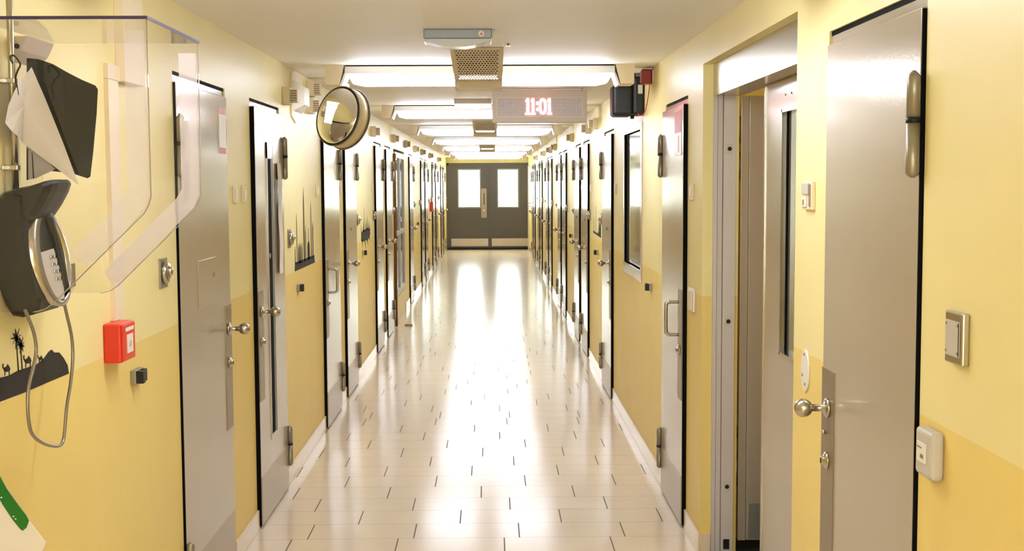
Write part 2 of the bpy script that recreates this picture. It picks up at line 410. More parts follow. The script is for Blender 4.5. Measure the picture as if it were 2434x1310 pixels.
# ------------------------------------------------------------------ end double door
par = empty('door_27', ((DX0+DX1)/2, YE, 0), kind='structure')
cx = -.065; yd = YE-.02
m = MB(); m.box((DX0-.04, yd-.03, 0), (DX0, YE, DZ+.03)); m.box((DX1, yd-.03, 0), (DX1+.02, YE, DZ+.03)); m.box((DX0-.04, yd-.03, DZ-.03), (DX1+.02, YE, DZ+.03)); m.build('door_frame', 'enddoor', par)
for k, (x0, x1, wx0, wx1) in enumerate(((DX0, cx-.006, -.825, -.303), (cx+.004, DX1, .172, .66))):
    z0, z1 = .03, DZ-.03; wz0, wz1 = 1.08, 2.0
    m = MB()
    for A, B in (((x0, z0), (wx0, z1)), ((wx1, z0), (x1, z1)), ((wx0, z0), (wx1, wz0)), ((wx0, wz1), (wx1, z1))):
        m.box((A[0], yd-.02, A[1]), (B[0], yd+.03, B[1]))
    lf = m.build('door_leaf', 'enddoor', par)
    m = MB(); t = .035
    for A, B in (((wx0-t, wz0-t), (wx0, wz1+t)), ((wx1, wz0-t), (wx1+t, wz1+t)), ((wx0, wz0-t), (wx1, wz0)), ((wx0, wz1), (wx1, wz1+t))):
        m.box((A[0], yd-.03, A[1]), (B[0], yd-.02, B[1]), .003)
    m.build('window_bead', 'endframe', lf)
    m = MB(); m.box((wx0, yd, wz0), (wx1, yd+.006, wz1)); m.build('window_pane', 'winglass', lf)
    m = MB(); m.box((x0+.06, yd-.024, .08), (x1-.02, yd-.02, .275)); m.build('kick_plate', 'kick', lf)
m = MB(); m.box((-.265, yd-.026, .80), (-.125, yd-.02, 1.54), .002); o = m.build('lock_plate', 'plate', par)
m = MB(); m.lathe((-.19, yd-.026, .98), (0, -1, 0), [(0, .03), (.01, .03), (.04, .012), (.06, .026), (.075, .02), (.08, .001)]); m.build('knob', 'chrome', o)
m = MB(); m.box((-.2, yd-.034, 1.13), (-.18, yd-.026, 1.42)); m.build('pull_bar', 'black', o)
m = MB(); m.box((cx-.02, yd+.01, .0), (cx+.02, yd+.04, DZ)); m.build('meeting_stile', 'enddoor', par)
m = MB(); m.box((DX0-.02, YE-.20, 0), (DX1+.02, YE+.05, .045), .004); m.build('threshold', 'tyre', par)

# ------------------------------------------------------------------ borrowed-light window in the right wall
par = empty('window_2', (XR, 8.2, 1.5), kind='structure')
m = mb('R'); t = .07; a, b, z0, z1 = WIN
for A, B in (((a-t, z0-t), (a, z1+t*.6)), ((b, z0-t), (b+t*.4, z1+t*.6)), ((a, z0-t), (b, z0)), ((a, z1), (b, z1+t*.6))):
    m.box((-.03, A[0], A[1]), (.006, B[0], B[1]))
m.build('window_frame', 'door', par)
m = mb('R'); m.box((-.022, a, z0), (-.016, b, z1)); m.build('glass_pane', 'darkglass', par)
m = mb('R'); m.box((-.0158, b-.012, z0), (.001, b-.001, z1)); m.build('window_gasket', 'gap', par)

# ------------------------------------------------------------------ recess with metal double doors (right)
o0, o1, oh = OPEN
par = empty('door_28', (XR+.08, 4.6, 0), kind='structure')
m = mb('R'); m.box((-.055, o0, 2.045), (-.045, o1, oh)); m.box((-.16, o0, 2.045), (-.055, o1, 2.075)); m.build('lintel_panel', 'steel', par)
# far jamb with profile steps and seams
m = mb('R'); m.box((-.085, 5.455, 0), (-.045, o1, 2.045)); m.box((-.14, 5.44, 0), (-.0875, o1, 2.045)); o = m.build('door_jamb', 'frame', par)
m = mb('R'); m.box((-.0875, 5.462, 0), (-.085, o1, 2.045)); m.box((-.064, 5.4545, 0), (-.0625, 5.456, 2.045)); m.build('jamb_seam', 'frameline', o)
for z in (1.815, 1.056, .314):
    m = mb('R'); m.box((-.127, 5.4375, z-.022), (-.098, 5.441, z+.022), .001); q = m.build('strike_plate', 'greyplastic', o)
    m = mb('R'); m.cyl((-.113, 5.4376, z), (-.113, 5.436, z), .0095); m.build('bolt_hole', 'black', q)
m = mb('R'); m.box((-.125, 5.437, .03), (-.098, 5.441, .075)); m.build('floor_bolt', 'black', o)
# near jamb
m = mb('R'); m.box((-.14, o0, 0), (-.045, o0+.035, 2.045)); m.build('door_jamb', 'frame', par)
# closed near leaf
LX = .138
m = mb('R'); ya, yb = o0+.04, 4.83; w0, w1, v0, v1 = 4.0, 4.565, 1.03, 1.935
for A, B in (((ya, .02), (w0, 2.04)), ((w1, .02), (yb, 2.04)), ((w0, .02), (w1, v0)), ((w0, v1), (w1, 2.04))):
    m.box((-LX-.05, A[0], A[1]), (-LX, B[0], B[1]))
lf = m.build('door_leaf', 'door', par)
m = mb('R'); m.box((-LX-.026, w0, v0), (-LX-.022, w1, v1)); m.build('window_pane', 'darkglass', lf)
m = mb('R')
for A, B in (((w1-.012, v0), (w1, v1)), ((w0, v0), (w1, v0+.012)), ((w0, v1-.012), (w1, v1))): m.box((-LX-.035, A[0], A[1]), (-LX+.004, B[0], B[1]))
m.build('window_bead', 'steel', lf)
m = mb('R'); m.box((-LX-.0215, w1-.019, v0+.012), (-LX-.015, w1-.012, v1-.012)); m.build('window_gasket', 'gap', lf)
m = mb('R'); m.box((-LX-.055, yb, .02), (-LX+.006, yb+.016, 2.04), .003); m.build('edge_strip', 'steel', lf)
for k in range(6):
    m = mb('R'); m.cyl((-LX, 4.52-.09*k, 1.985), (-LX+.003, 4.52-.09*k, 1.985), .004, n=10); m.build('screw', 'hinge', lf)
# far leaf folded open into the room
m = mb('R'); m.box((-.21, 5.50, .05), (-.175, 5.56, 2.05), .003); m.box((-.85, 5.505, .05), (-.212, 5.555, 2.05), .003); lf = m.build('door_leaf', 'door', par)
m = mb('R'); m.box((-.50, 5.503, .06), (-.225, 5.505, .22)); m.build('kick_plate', 'greymetal', lf)
for z in (1.84, 1.68, .52, .30):
    m = mb('R'); m.cyl((-.168, 5.515, z), (-.168, 5.515, z+.12), .0075); m.build('hinge', 'steel', lf)
# room seen through the gap, with an unseen lamp added to brighten it
m = MB(); m.box((XR+.9, 4.6, 2.30), (XR+1.3, 5.6, 2.345)); m.build('added_ceiling_panel', 'inner_fill_lamp', label='unseen ceiling panel added to brighten the room behind the recessed double doors', cat='ceiling light')
m = MB(); X0 = XR+.16
m.box((X0, 5.9, 0), (X0+2.0, 6.0, 2.4)); m.box((X0+2.0, 3.4, 0), (X0+2.1, 6.0, 2.4)); m.box((X0, 3.4, 0), (X0+2.0, 3.5, 2.4))
m.box((X0, 3.4, 2.35), (X0+2.1, 6.0, 2.42))
m.build('wall_inner_room', 'inner_wall', kind='structure')
m = MB(); m.box((XR+.0, o0+.0, .0005), (XR+.165, o1, .004)); m.box((X0+.0, 3.5, -.06), (X0+2.1, 5.9, .003)); m.build('floor_inner_room', 'tyre', kind='structure')
# tiled skirting return on the recess corner
m = MB(); m.box((XR+.001, o1-.012, .0045), (XR+.043, o1-.0005, .09)); m.build('trim_1', 'skirt', kind='structure')

# ------------------------------------------------------------------ ceiling luminaires
YL = [7.08+3.55*k for k in range(-2, 7)]
names = {0: 'above and behind the viewer', 1: 'just above the viewer'}
ordw = ['crossing the ceiling above the part of the corridor behind the viewer', 'crossing the ceiling overhead before the first emergency light', 'nearest in view, beside the convex mirror', 'second along the ceiling, partly behind the clock sign', 'third along the ceiling, split by a perforated vent', 'fourth along the ceiling', 'fifth along the ceiling', 'sixth along the ceiling', 'last one, closest to the grey end doors']
for k, y in enumerate(YL):
    c = -.06
    par = empty('ceiling_light', (c, y, ZC), label='lit fluorescent ceiling light, '+ordw[k], cat='ceiling light', group='fluorescent lights across the corridor ceiling')
    m = MB(); m.box((c-.755, y-.085, 2.282), (c+.755, y+.085, ZC-.006)); m.build('lamp_housing', 'lamp_body', par, bevel=.004)
    m = MB(); m.box((c-.75, y-.08, ZC-.006), (c+.75, y+.08, ZC)); m.build('mounting_gap', 'gap', par)
    m = MB(); n = 10
    for sx in (0,):
        prof = [(y-.078, 2.281), (y-.084, 2.262), (y-.078, 2.238), (y-.055, 2.222), (y+.055, 2.222), (y+.078, 2.238), (y+.084, 2.262), (y+.078, 2.281)]
        xs = [(-.735, .25), (-.715, .8), (-.66, 1), (.66, 1), (.715, .8), (.735, .25)]; rings = []
        for x, q in xs: rings.append([m.v((c+x, y+(py-y)*(.75+.25*q), 2.281-(2.281-pz)*q)) for py, pz in prof])
        for i in range(len(rings)-1):
            for j in range(len(prof)):
                m.bm.faces.new([rings[i][j], rings[i][(j+1) % 8], rings[i+1][(j+1) % 8], rings[i+1][j]])
        m.bm.faces.new(rings[0]); m.bm.faces.new(rings[-1][::-1])
    m.build('diffuser', 'diffuser', par)
    for sx in (-1, 1):
        m = MB()
        m.poly([(c+sx*.757, y-.10, ZC), (c+sx*.86, y-.10, ZC), (c+sx*.86, y-.10, 2.222), (c+sx*.785, y-.10, 2.222)], (0, .2, 0))
        m.build('end_housing', 'cream', par)
        m = MB(); m.poly([(c+sx*.745, y-.088, 2.285), (c+sx*.756, y-.088, 2.285), (c+sx*.784, y-.088, 2.215), (c+sx*.770, y-.088, 2.215)], (0, .176, 0))
        m.build('end_cap', 'lamp_body', par)
# ------------------------------------------------------------------ perforated vents under the ceiling
for k, y in enumerate((7.08, 14.18, 21.28)):
    c = -.068; hw = .131
    par = empty('ceiling_vent', (c, y, ZC), label=['beige perforated ceiling vent in front of the nearest fluorescent light', 'beige perforated vent splitting the third fluorescent light', 'small far beige perforated vent on the ceiling beyond the clock sign'][k], cat='vent', group='perforated ceiling vents')
    A = Vector((0, y-.98, 2.328)); B = Vector((0, y-.14, 2.238)); d = B-A; L = d.length; e = d.normalized()
    nrm = Vector((0, e.z, -e.y))
    # perforated sheet
    m = MB(); nx, ny = (14, 15) if k == 0 else (14, 14); fx = hw-.022; u0, u1 = .05, L-.03
    cw = 2*fx/nx; ch = (u1-u0)/ny; sg = 8
    def P(x, u): return Vector((c+x, 0, 0))+A+e*u
    for j in range(ny):
        for i in range(nx+ (1 if j % 2 else 0)):
            x0 = -fx+(i-(.5 if j % 2 else 0))*cw; x1 = x0+cw; x0c, x1c = max(x0, -fx), min(x1, fx)
            uc0 = u0+j*ch; uc1 = uc0+ch; mxx = (x0+x1)/2; mu = (uc0+uc1)/2
            if x1c-x0c < cw*.9:
                m.bm.faces.new([m.v(P(x0c, uc0)), m.v(P(x1c, uc0)), m.v(P(x1c, uc1)), m.v(P(x0c, uc1))]); continue
            out = [(x0, uc0), (mxx, uc0), (x1, uc0), (x1, mu), (x1, uc1), (mxx, uc1), (x0, uc1), (x0, mu)]
            an = [-135, -90, -45, 0, 45, 90, 135, 180]
            O = [m.v(P(*q)) for q in out]; I = [m.v(P(mxx+cw*.33*math.cos(math.radians(t)), mu+ch*.33*math.sin(math.radians(t)))) for t in an]
            for q in range(8): m.bm.faces.new([O[q], O[(q+1) % 8], I[(q+1) % 8], I[q]])
    m.build('perforated_sheet', 'beigebox', par)
    m = MB(); m.box((c-hw+.004, y-.262, 2.256), (c+hw-.004, y-.256, ZC)); m.box((c-hw+.004, A.y+.01, ZC-.002), (c+hw-.004, y-.262, ZC)); m.build('light_baffle', 'louvre', par)  # baffle added to block lamp light and darken the upper holes
    m = MB()
    def strip(xa, xb, ua, ub): m.poly([P(xa, ua), P(xb, ua), P(xb, ub), P(xa, ub)], (0, 0, -.004))
    strip(-hw, -fx, 0, L); strip(fx, hw, 0, L); strip(-fx, fx, 0, u0); strip(-fx, fx, u1, L)
    m.box((c-hw, B.y-.002, 2.200), (c+hw, B.y+.002, B.z)); m.box((c-hw, B.y, 2.200), (c+hw, y+.16, 2.204))
    m.box((c-hw, y+.156, 2.2), (c+hw, y+.16, ZC))
    for sx in (-1, 1):
        x = c+sx*(hw-.001)
        m.poly([(x-.001, A.y, ZC), (x-.001, A.y, A.z), (x-.001, B.y, B.z), (x-.001, B.y, 2.2), (x-.001, y+.16, 2.2), (x-.001, y+.16, ZC)], (.002, 0, 0))
    m.build('vent_casing', 'beigebox', par)

# ------------------------------------------------------------------ emergency lights
def emergency(y, lit, label):
    x0, x1 = -.288, .005
    par = empty('emergency_light', ((x0+x1)/2, y, ZC), label=label, cat='emergency light', group='small emergency lights on the ceiling')
    m = MB(); m.box((x0, y, 2.29), (x1, y+.13, ZC), .004); m.build('light_body', 'greymetal' if not lit else 'signbody', par)
    m = MB(); pts = [(x0+.004, 2.29), (x0+.002, 2.276), (x0+.03, 2.272), (x0+.07, 2.262), (x0+.11, 2.256), (x1-.11, 2.256), (x1-.07, 2.262), (x1-.03, 2.272), (x1-.002, 2.276), (x1-.004, 2.29)]
    m.poly([(x, y+.006, z) for x, z in pts], (0, .118, 0)); m.build('light_lens', 'emlit' if lit else 'emlens', par, bevel=.003)
    m = MB(); m.cyl((x1-.045, y, 2.309), (x1-.045, y-.0015, 2.309), .013); o = m.build('round_sticker', 'pinkbox', par)
    m = MB(); m.box((x1-.052, y-.0022, 2.305), (x1-.038, y-.0015, 2.308)); m.box((x1-.0465, y-.0022, 2.303), (x1-.0435, y-.0015, 2.315)); m.build('sticker_mark', 'cardred', o)
emergency(5.38, False, 'unlit grey emergency light with a round sticker, first on the ceiling')
emergency(9.78, True, 'lit emergency light next to the digital clock sign on the ceiling')
# small ceiling sensor
m = MB(); p = onx(1206, 105, .08); m.box((.068, 5.93, 2.318), (.095, 5.97, ZC), .002); o = m.build('ceiling_sensor', 'white', label='tiny white square sensor on the ceiling right of the first emergency light', cat='sensor')
m = MB(); m.box((.077, 5.927, 2.320), (.087, 5.931, 2.327)); m.build('sensor_eye', 'black', o)

# ------------------------------------------------------------------ hanging digital clock sign
ys = 8.70
a = ony(1170, 215, ys); b = ony(1395, 291, ys)
par = empty('clock_sign', ((a.x+b.x)/2, ys, a.z), label='hanging grey digital clock sign reading 11:01 in red lights', cat='clock')
sx0, sx1, sz0, sz1 = a.x, b.x, b.z, a.z
m = MB(); m.box((sx0, ys, sz0), (sx1, ys+.07, sz1), .004); m.build('sign_case', 'signbody', par)
q0 = ony(1182, 233, ys); q1 = ony(1384, 276, ys)
m = MB()
t = .004
m.box((q0.x-t, ys-.003, q1.z-t), (q1.x+t, ys, q1.z)); m.box((q0.x-t, ys-.003, q0.z), (q1.x+t, ys, q0.z+t)); m.box((q0.x-t, ys-.003, q1.z), (q0.x, ys, q0.z)); m.box((q1.x, ys-.003, q1.z), (q1.x+t, ys, q0.z))
m.build('screen_border', 'cream', par)
m = MB(); m.box((q0.x, ys-.002, q1.z), (q1.x, ys, q0.z)); m.build('screen', 'screen', par)
def digit1(m, x, w, z0, z1):
    st = w*.46; m.box((x+w*.5-st/2, ys-.005, z0), (x+w*.5+st/2, ys-.002, z1)); m.box((x, ys-.005, z0), (x+w, ys-.002, z0+(z1-z0)*.09))
    m.box((x+w*.08, ys-.005, z1-(z1-z0)*.2), (x+w*.4, ys-.002, z1-(z1-z0)*.09))
def digit0(m, x, w, z0, z1):
    h = z1-z0; o = []; i = []
    for k in range(20):
        t = 2*math.pi*k/20; cs, sn = math.cos(t), math.sin(t)
        f = lambda v, e: math.copysign(abs(v)**e, v)
        o.append((x+w/2+w/2*f(cs, .7), (z0+z1)/2+h/2*f(sn, .7))); i.append((x+w/2+w*.2*f(cs, .7), (z0+z1)/2+h*.34*f(sn, .7)))
    for k in range(20):
        j = (k+1) % 20; m.poly([(o[k][0], ys-.005, o[k][1]), (o[j][0], ys-.005, o[j][1]), (i[j][0], ys-.005, i[j][1]), (i[k][0], ys-.005, i[k][1])], (0, .003, 0))
pz1 = ony(1280, 234, ys).z; pz0 = ony(1280, 272, ys).z
X = lambda px: ony(px, 255, ys).x
for nm, fn, pa, pb in (('digit', digit1, 1248, 1261), ('digit', digit1, 1261, 1273), ('digit', digit0, 1281, 1299), ('digit', digit1, 1300, 1312)):
    m = MB(); fn(m, X(pa), X(pb)-X(pa), pz0, pz1); m.build(nm, 'led', par)
for zz in (.3, .68):
    m = MB(); m.box((X(1275), ys-.005, pz0+(pz1-pz0)*zz-.008), (X(1279.5), ys-.002, pz0+(pz1-pz0)*zz+.012))
    m.build('colon_dot', 'led', par)
for x in (sx0+.03, sx1-.03):
    m = MB(); m.cyl((x, ys+.035, sz1-.001), (x, ys+.035, ZC), .008); m.build('hanger', 'white', par)

# ------------------------------------------------------------------ convex mirror drum
c = Vector((ony(803, 276, 6.8))); nn = Vector((-.62, -.755, .21)).normalized()
par = empty('convex_mirror', c, label='round yellow-reflecting convex security mirror tilted under the ceiling', cat='mirror')
upv = (Vector((0, 0, 1))-nn*nn.z).normalized()
R0 = .163
m = MB(); m.lathe(c, nn, [(-.075, R0*.97), (-.07, R0), (0, R0)], 48); m.build('mirror_drum', 'drum', par)
m = MB(); m.lathe(c, nn, [(0, R0-.004), (.010, R0-.012), (.022, R0*.8), (.032, R0*.58), (.038, R0*.35), (.041, R0*.15), (.0415, .001)], 48); m.build('mirror_dome', 'mirror', par)
def ring(cc, r, t):
    m = MB(); u = nn.orthogonal().normalized(); w = nn.cross(u); N = 48
    pts = [cc+(u*math.cos(2*math.pi*i/N)+w*math.sin(2*math.pi*i/N))*r for i in range(N+1)]
    m.tube(pts, t, 8, 1); return m
ring(c, R0, .0045).build('front_rim', 'rimdark', par); ring(c-nn*.075, R0+.002, .0055).build('back_rim', 'rimdark', par)
# flat mirror added on the dome, turned to reflect the back window
fn = (Vector((.098, -.99, -.055))).normalized(); rx = Vector((0, 0, 1)).cross(fn).normalized()*-1; rz = Vector((.16, 0, .98)); rz = (rz-fn*rz.dot(fn)).normalized(); rx = rz.cross(fn)
pc = c+nn*.052+Vector((.005, 0, .005))
m = MB(); m.poly([pc+rx*sx*.038+rz*sz*.064 for sx, sz in ((-1, -1), (1, -1), (1, 1), (-1, 1))], -fn*.004); o = m.build('added_mirror_backing', 'signbody', par)
m = MB(); m.poly([pc+fn*.0005+rx*sx*.033+rz*sz*.058 for sx, sz in ((-1, -1), (1, -1), (1, 1), (-1, 1))], fn*.001); m.build('added_flat_mirror', 'mirror', o)
m = MB(); m.cyl(c-nn*.07, Vector((c.x+.03, 7.03, 2.224)), .008); m.build('mirror_arm', 'rimdark', par)

# ------------------------------------------------------------------ black siren box and red beacon
par = empty('siren_speaker', (.85, 7.6, 2.2), label='black boxy siren speaker high on the right wall below the ceiling', cat='speaker')
m = MB(); m.box((.735, 7.56, 2.072), (.862, 7.74, 2.262), .022); m.build('speaker_box', 'black', par)
m = MB(); m.box((.858, 7.545, 2.078), (.928, 7.74, 2.312), .018); o = m.build('speaker_rear', 'black', par)
m = MB(); m.box((.888, 7.541, 2.205), (.915, 7.546, 2.258)); m.build('grey_label', 'greyplastic', o)
m = MB(); m.cyl((.862, 7.62, 2.079), (.862, 7.62, 2.058), .012); m.build('clamp_knob', 'black', par)
m = MB(); m.cyl((.862, 7.6, 2.30), (.862, 7.6, 2.328), .016, n=12); m.build('mounting_stud', 'black', par)
par = empty('warning_beacon', (.9, 7.2, 2.27), label='dull red warning beacon in front of the black siren speaker', cat='beacon')
m = MB(); m.box((.862, 7.15, 2.232), (XR-.004, 7.23, 2.318), .010); m.build('beacon_lens', 'darkred', par)
m = MB(); m.box((XR-.006, 7.14, 2.24), (XR-.0005, 7.24, 2.31)); m.build('beacon_base', 'white', par)
m = MB(); m.tube([(.915, 7.2, 2.234), (.917, 7.3, 2.16), (.915, 7.42, 2.09), (.90, 7.5, 2.07), (.885, 7.535, 2.085)], .003); m.build('beacon_cable', 'cardred', par)

# ------------------------------------------------------------------ wall light with curved back plate (left), small louvred detector boxes
par = empty('wall_light', (XL, 7.35, 2.17), label='white angular wall light high up beside the convex mirror', cat='wall light')
m = mb('L'); pts = [(7.16, 2.06), (7.14, 2.12), (7.14, 2.26), (7.17, 2.31), (7.3, 2.322), (7.5, 2.315), (7.6, 2.27), (7.6, 2.10), (7.55, 2.04), (7.3, 2.025)]
m.poly([(0, y, z) for y, z in pts], (.008, 0, 0)); m.build('back_plate', 'cream', par)
m = mb('L')
A = [(7.2, 2.09), (7.52, 2.09), (7.52, 2.27), (7.2, 2.27)]; B = [(7.26, 2.13), (7.46, 2.13), (7.46, 2.23), (7.26, 2.23)]
va = [m.v((.008, y, z)) for y, z in A]; vb = [m.v((.065, y, z)) for y, z in B]
for i in range(4): m.bm.faces.new([va[i], va[(i+1) % 4], vb[(i+1) % 4], vb[i]])
m.bm.faces.new(vb); m.bm.faces.new(va[::-1]); m.build('light_cover', 'white', par)
def detector(s, y, z, label, grp='louvred detector boxes along the walls'):
    par = empty('detector_box', ((XL if s == 'L' else XR), y, z), label=label, cat='detector', group=grp)
    m = mb(s); m.box((0, y-.05, z-.048), (.042, y+.05, z+.048), .003); m.build('box_body', 'beigebox', par)
    m = mb(s); m.box((.042, y-.035, z-.036), (.082, y+.035, z+.034), .002); o = m.build('grille_block', 'beigebox', par)
    k = mb(s)
    for i in range(5): k.box((.046, y-.037, z-.03+i*.013), (.078, y-.034, z-.023+i*.013))
    k.build('louvre', 'louvre', o)
DB = [('L', 6.92, 2.155, 'in front of the angular wall light'), ('L', 7.84, 2.31-.048, 'upper of two behind the angular wall light'), ('L', 7.80, 2.155, 'lower of two behind the angular wall light'),
      ('L', 11.98, 2.17, 'over the fifth left door'), ('L', 14.45, 2.19, 'at the near side of the left niche'), ('L', 16.45, 2.19, 'at the far side of the left niche'), ('L', 18.5, 2.18, 'beyond the seventh left door'), ('L', 20.3, 2.18, 'over the eighth left door'), ('L', 22.9, 2.18, 'between the ninth and tenth left doors'), ('L', 26.5, 2.18, 'far down the left wall'),
      ('R', 10.9, 2.185, 'past the third right door'), ('R', 11.75, 2.18, 'over the fourth right door'), ('R', 14.1, 2.18, 'beyond the fifth right door'), ('R', 17.8, 2.18, 'beyond the seventh right door'), ('R', 19.3, 2.18, 'over the eighth right door'), ('R', 21.6, 2.18, 'between far right doors'), ('R', 25.2, 2.18, 'far down the right wall')]
for s, y, z, w in DB: detector(s, y, z, 'small beige louvred box on the %s wall, %s' % ('left' if s == 'L' else 'right', w) if 'left' not in w and 'right' not in w else 'small beige louvred box, '+w)

# ------------------------------------------------------------------ intercom call points
def intercom(s, y, label, z=1.365):
    par = empty('intercom', ((XL if s == 'L' else XR), y, z), label=label, cat='intercom', group='steel call points beside the doors')
    m = mb(s); m.box((0, y-.048, z-.052), (.006, y+.048, z+.052), .002); m.build('back_plate', 'hinge', par)
    m = mb(s); m.lathe((.006, y, z), (1, 0, 0), [(0, .04), (.012, .038), (.018, .032), (.019, .02)], 24); m.build('call_housing', 'steel', par)
    m = mb(s); m.lathe((.025, y, z+.005), (1, 0, 0), [(0, .018), (.008, .016), (.012, .008), (.0125, .001)], 20); m.build('call_button', 'chrome', par)
IL = [(4.32, 'before the first left door'), (7.02, 'just past the second left door'), (10.57, 'just past the fourth left door'), (12.03, 'just before the fifth left door'), (14.3, 'just past the sixth left door'), (18.3, 'just past the seventh left door'), (19.75, 'just before the eighth left door'), (22.4, 'past the ninth left door'), (23.5, 'before the tenth left door'), (26.6, 'past the eleventh left door'), (27.6, 'before the twelfth left door')]
IR = [(10.42, 'just past the third right door'), (11.68, 'just before the fourth right door'), (13.87, 'just past the fifth right door'), (15.2, 'before the sixth right door'), (17.4, 'past the seventh right door'), (18.85, 'before the eighth right door'), (21.0, 'past the ninth right door'), (22.4, 'before the tenth right door'), (24.7, 'past the eleventh right door')]
for y, w in IL: intercom('L', y, 'round steel call point on its plate, '+w)
for y, w in IR: intercom('R', y, 'round steel call point on its plate, '+w)

# ------------------------------------------------------------------ black magnetic door holders
def holder(s, y, z, w):
    par = empty('door_holder', ((XL if s == 'L' else XR), y, z), label='small black door holder on the wall, '+w, cat='door holder', group='black door holders on the walls')
    m = mb(s); m.box((0, y-.045, z-.022), (.018, y+.045, z+.022), .002); m.build('holder_plate', 'hinge', par)
    m = mb(s); m.box((.018, y-.038, z-.02), (.04, y-.012, z+.02), .002); m.box((.018, y+.008, z-.02), (.032, y+.036, z+.02), .002); m.build('holder_pad', 'black', par)
for s, y, w in (('L', 3.95, 'below the red fire call box'), ('L', 7.31, 'below the mosque skyline mural'), ('L', 11.0, 'below the spiky mural past the fourth left door'), ('L', 18.9, 'past the seventh left door'), ('R', 7.21, 'between the dark window and second right door'), ('R', 10.84, 'below the ship mural on the right'), ('R', 14.3, 'past the fifth right door')):
    holder(s, y, 1.062, w)

# ------------------------------------------------------------------ light switches
def switch(s, y, z, label, w=.07, h=.075):
    par = empty('light_switch', ((XL if s == 'L' else XR), y, z), label=label, cat='light switch', group='white light switches')
    m = mb(s); m.box((0, y-w/2, z-h/2), (.009, y+w/2, z+h/2), .002); m.build('switch_plate', 'cream', par)
    m = mb(s); m.box((.009, y-w*.3, z-h*.3), (.013, y+w*.3, z+h*.3), .002); m.build('rocker', 'white', par)
for s, y, w in (('L', 5.56, 'nearer of the pair between the first two left doors'), ('L', 5.75, 'farther of the pair between the first two left doors'), ('L', 8.16, 'right before the third left door'), ('L', 9.38, 'between the third and fourth left doors'), ('L', 11.95, 'before the fifth left door'), ('R', 5.74, 'beside the recess on the right'), ('R', 9.27, 'between the dark window and third right door'), ('R', 11.6, 'before the fourth right door'), ('R', 12.76, 'between the fourth and fifth right doors')):
    switch(s, y, 1.625, 'cream light switch at eye height, '+w)
# white double socket beside the recess
par = empty('wall_socket', (XR, 5.70, 1.12), label='white double wall socket between the recess and the door with pull handle', cat='socket')
m = mb('R'); m.box((0, 5.64, 1.075), (.012, 5.78, 1.18), .003); m.build('socket_plate', 'white', par)
m = mb('R'); m.box((.012, 5.65, 1.085), (.02, 5.70, 1.17), .003); m.box((.012, 5.715, 1.085), (.017, 5.77, 1.17), .003); m.build('socket_cover', 'cream', par)

# ------------------------------------------------------------------ right wall fittings near the camera
a = wp('R', 1941, 428); b = wp('R', 1912, 497)
par = empty('door_control_panel', (XR, (a.y+b.y)/2, a.z), label='cream control panel at eye height between recess and nearest right door', cat='control panel')
zt, zb = 1.672, 1.588; y0, y1 = 3.555, 3.66
m = mb('R'); m.box((0, y0, zb), (.012, y1, zt), .003); m.build('panel_plate', 'cream', par)
m = mb('R'); m.box((.012, y0+.022, zb+.045), (.018, y1-.012, zt-.006), .002); m.build('display_window', 'greyplastic', par)
m = mb('R'); m.box((.012, y0+.05, zb+.008), (.017, y1-.010, zb+.036), .002); o = m.build('panel_button', 'white', par)
m = mb('R'); m.box((.017, y0+.066, zb+.014), (.0175, y0+.082, zb+.030)); m.build('button_mark', 'plate', o)
m = mb('R'); m.box((.012, y0+.008, zb+.010), (.016, y0+.018, zt-.01), .001); m.build('panel_key', 'plate', par)
par = empty('oval_cover_plate', (XR, 3.62, 1.11), label='white oval blanking plate with three screws right of the recess', cat='cover plate')
m = mb('R'); pts = [(3.633+.044*math.cos(t), 1.112+.063*math.sin(t)) for t in [2*math.pi*i/32 for i in range(32)]]
m.poly([(0, y, z) for y, z in pts], (.006, 0, 0)); m.build('oval_plate', 'white', par, bevel=.002)
for dy, dz in ((.003, .048), (.022, -.016), (-.008, -.04)):
    m = mb('R'); m.cyl((.006, 3.633+dy, 1.112+dz), (.008, 3.633+dy, 1.112+dz), .0045, n=12); m.build('screw', 'hinge', par)
par = empty('steel_junction_plate', (XR, 2.43, 1.355), label='flat steel junction plate with inset cover, upper of two right of nearest door', cat='wall plate')
ya, yb2 = 2.385, 2.477; za, zb = 1.307, 1.412
m = mb('R'); m.box((0, ya, za), (.016, yb2, zb), .004); m.build('outer_plate', 'steel', par)
m = mb('R'); m.box((.016, ya+.012, za+.016), (.0175, yb2-.006, zb-.018), .001); o = m.build('inset_cover', 'greyplastic', par)
m = mb('R'); m.box((.0176, ya+.013, za+.018), (.0182, ya+.0155, zb-.02)); m.build('cover_shadow_gap', 'gap', o)
for dy in (ya+.02, yb2-.012):
    for dz in (za+.024, zb-.026):
        m = mb('R'); m.cyl((.0175, dy, dz), (.019, dy, dz), .0025, n=10); m.build('screw', 'hinge', o)
par = empty('rocker_switch_box', (XR, 2.54, 1.10), label='rounded silver surface switch box, lower of two right of nearest door', cat='switch')
m = mb('R'); m.box((0, 2.505, 1.05), (.030, 2.60, 1.152), .010); m.build('switch_housing', 'greyplastic', par)
m = mb('R'); m.box((.030, 2.53, 1.082), (.033, 2.58, 1.124), .001); o = m.build('rocker', 'white', par)
m = mb('R'); m.box((.033, 2.54, 1.092), (.0342, 2.555, 1.10)); m.box((.033, 2.55, 1.112), (.0342, 2.575, 1.114)); m.build('rocker_mark', 'plate', o)

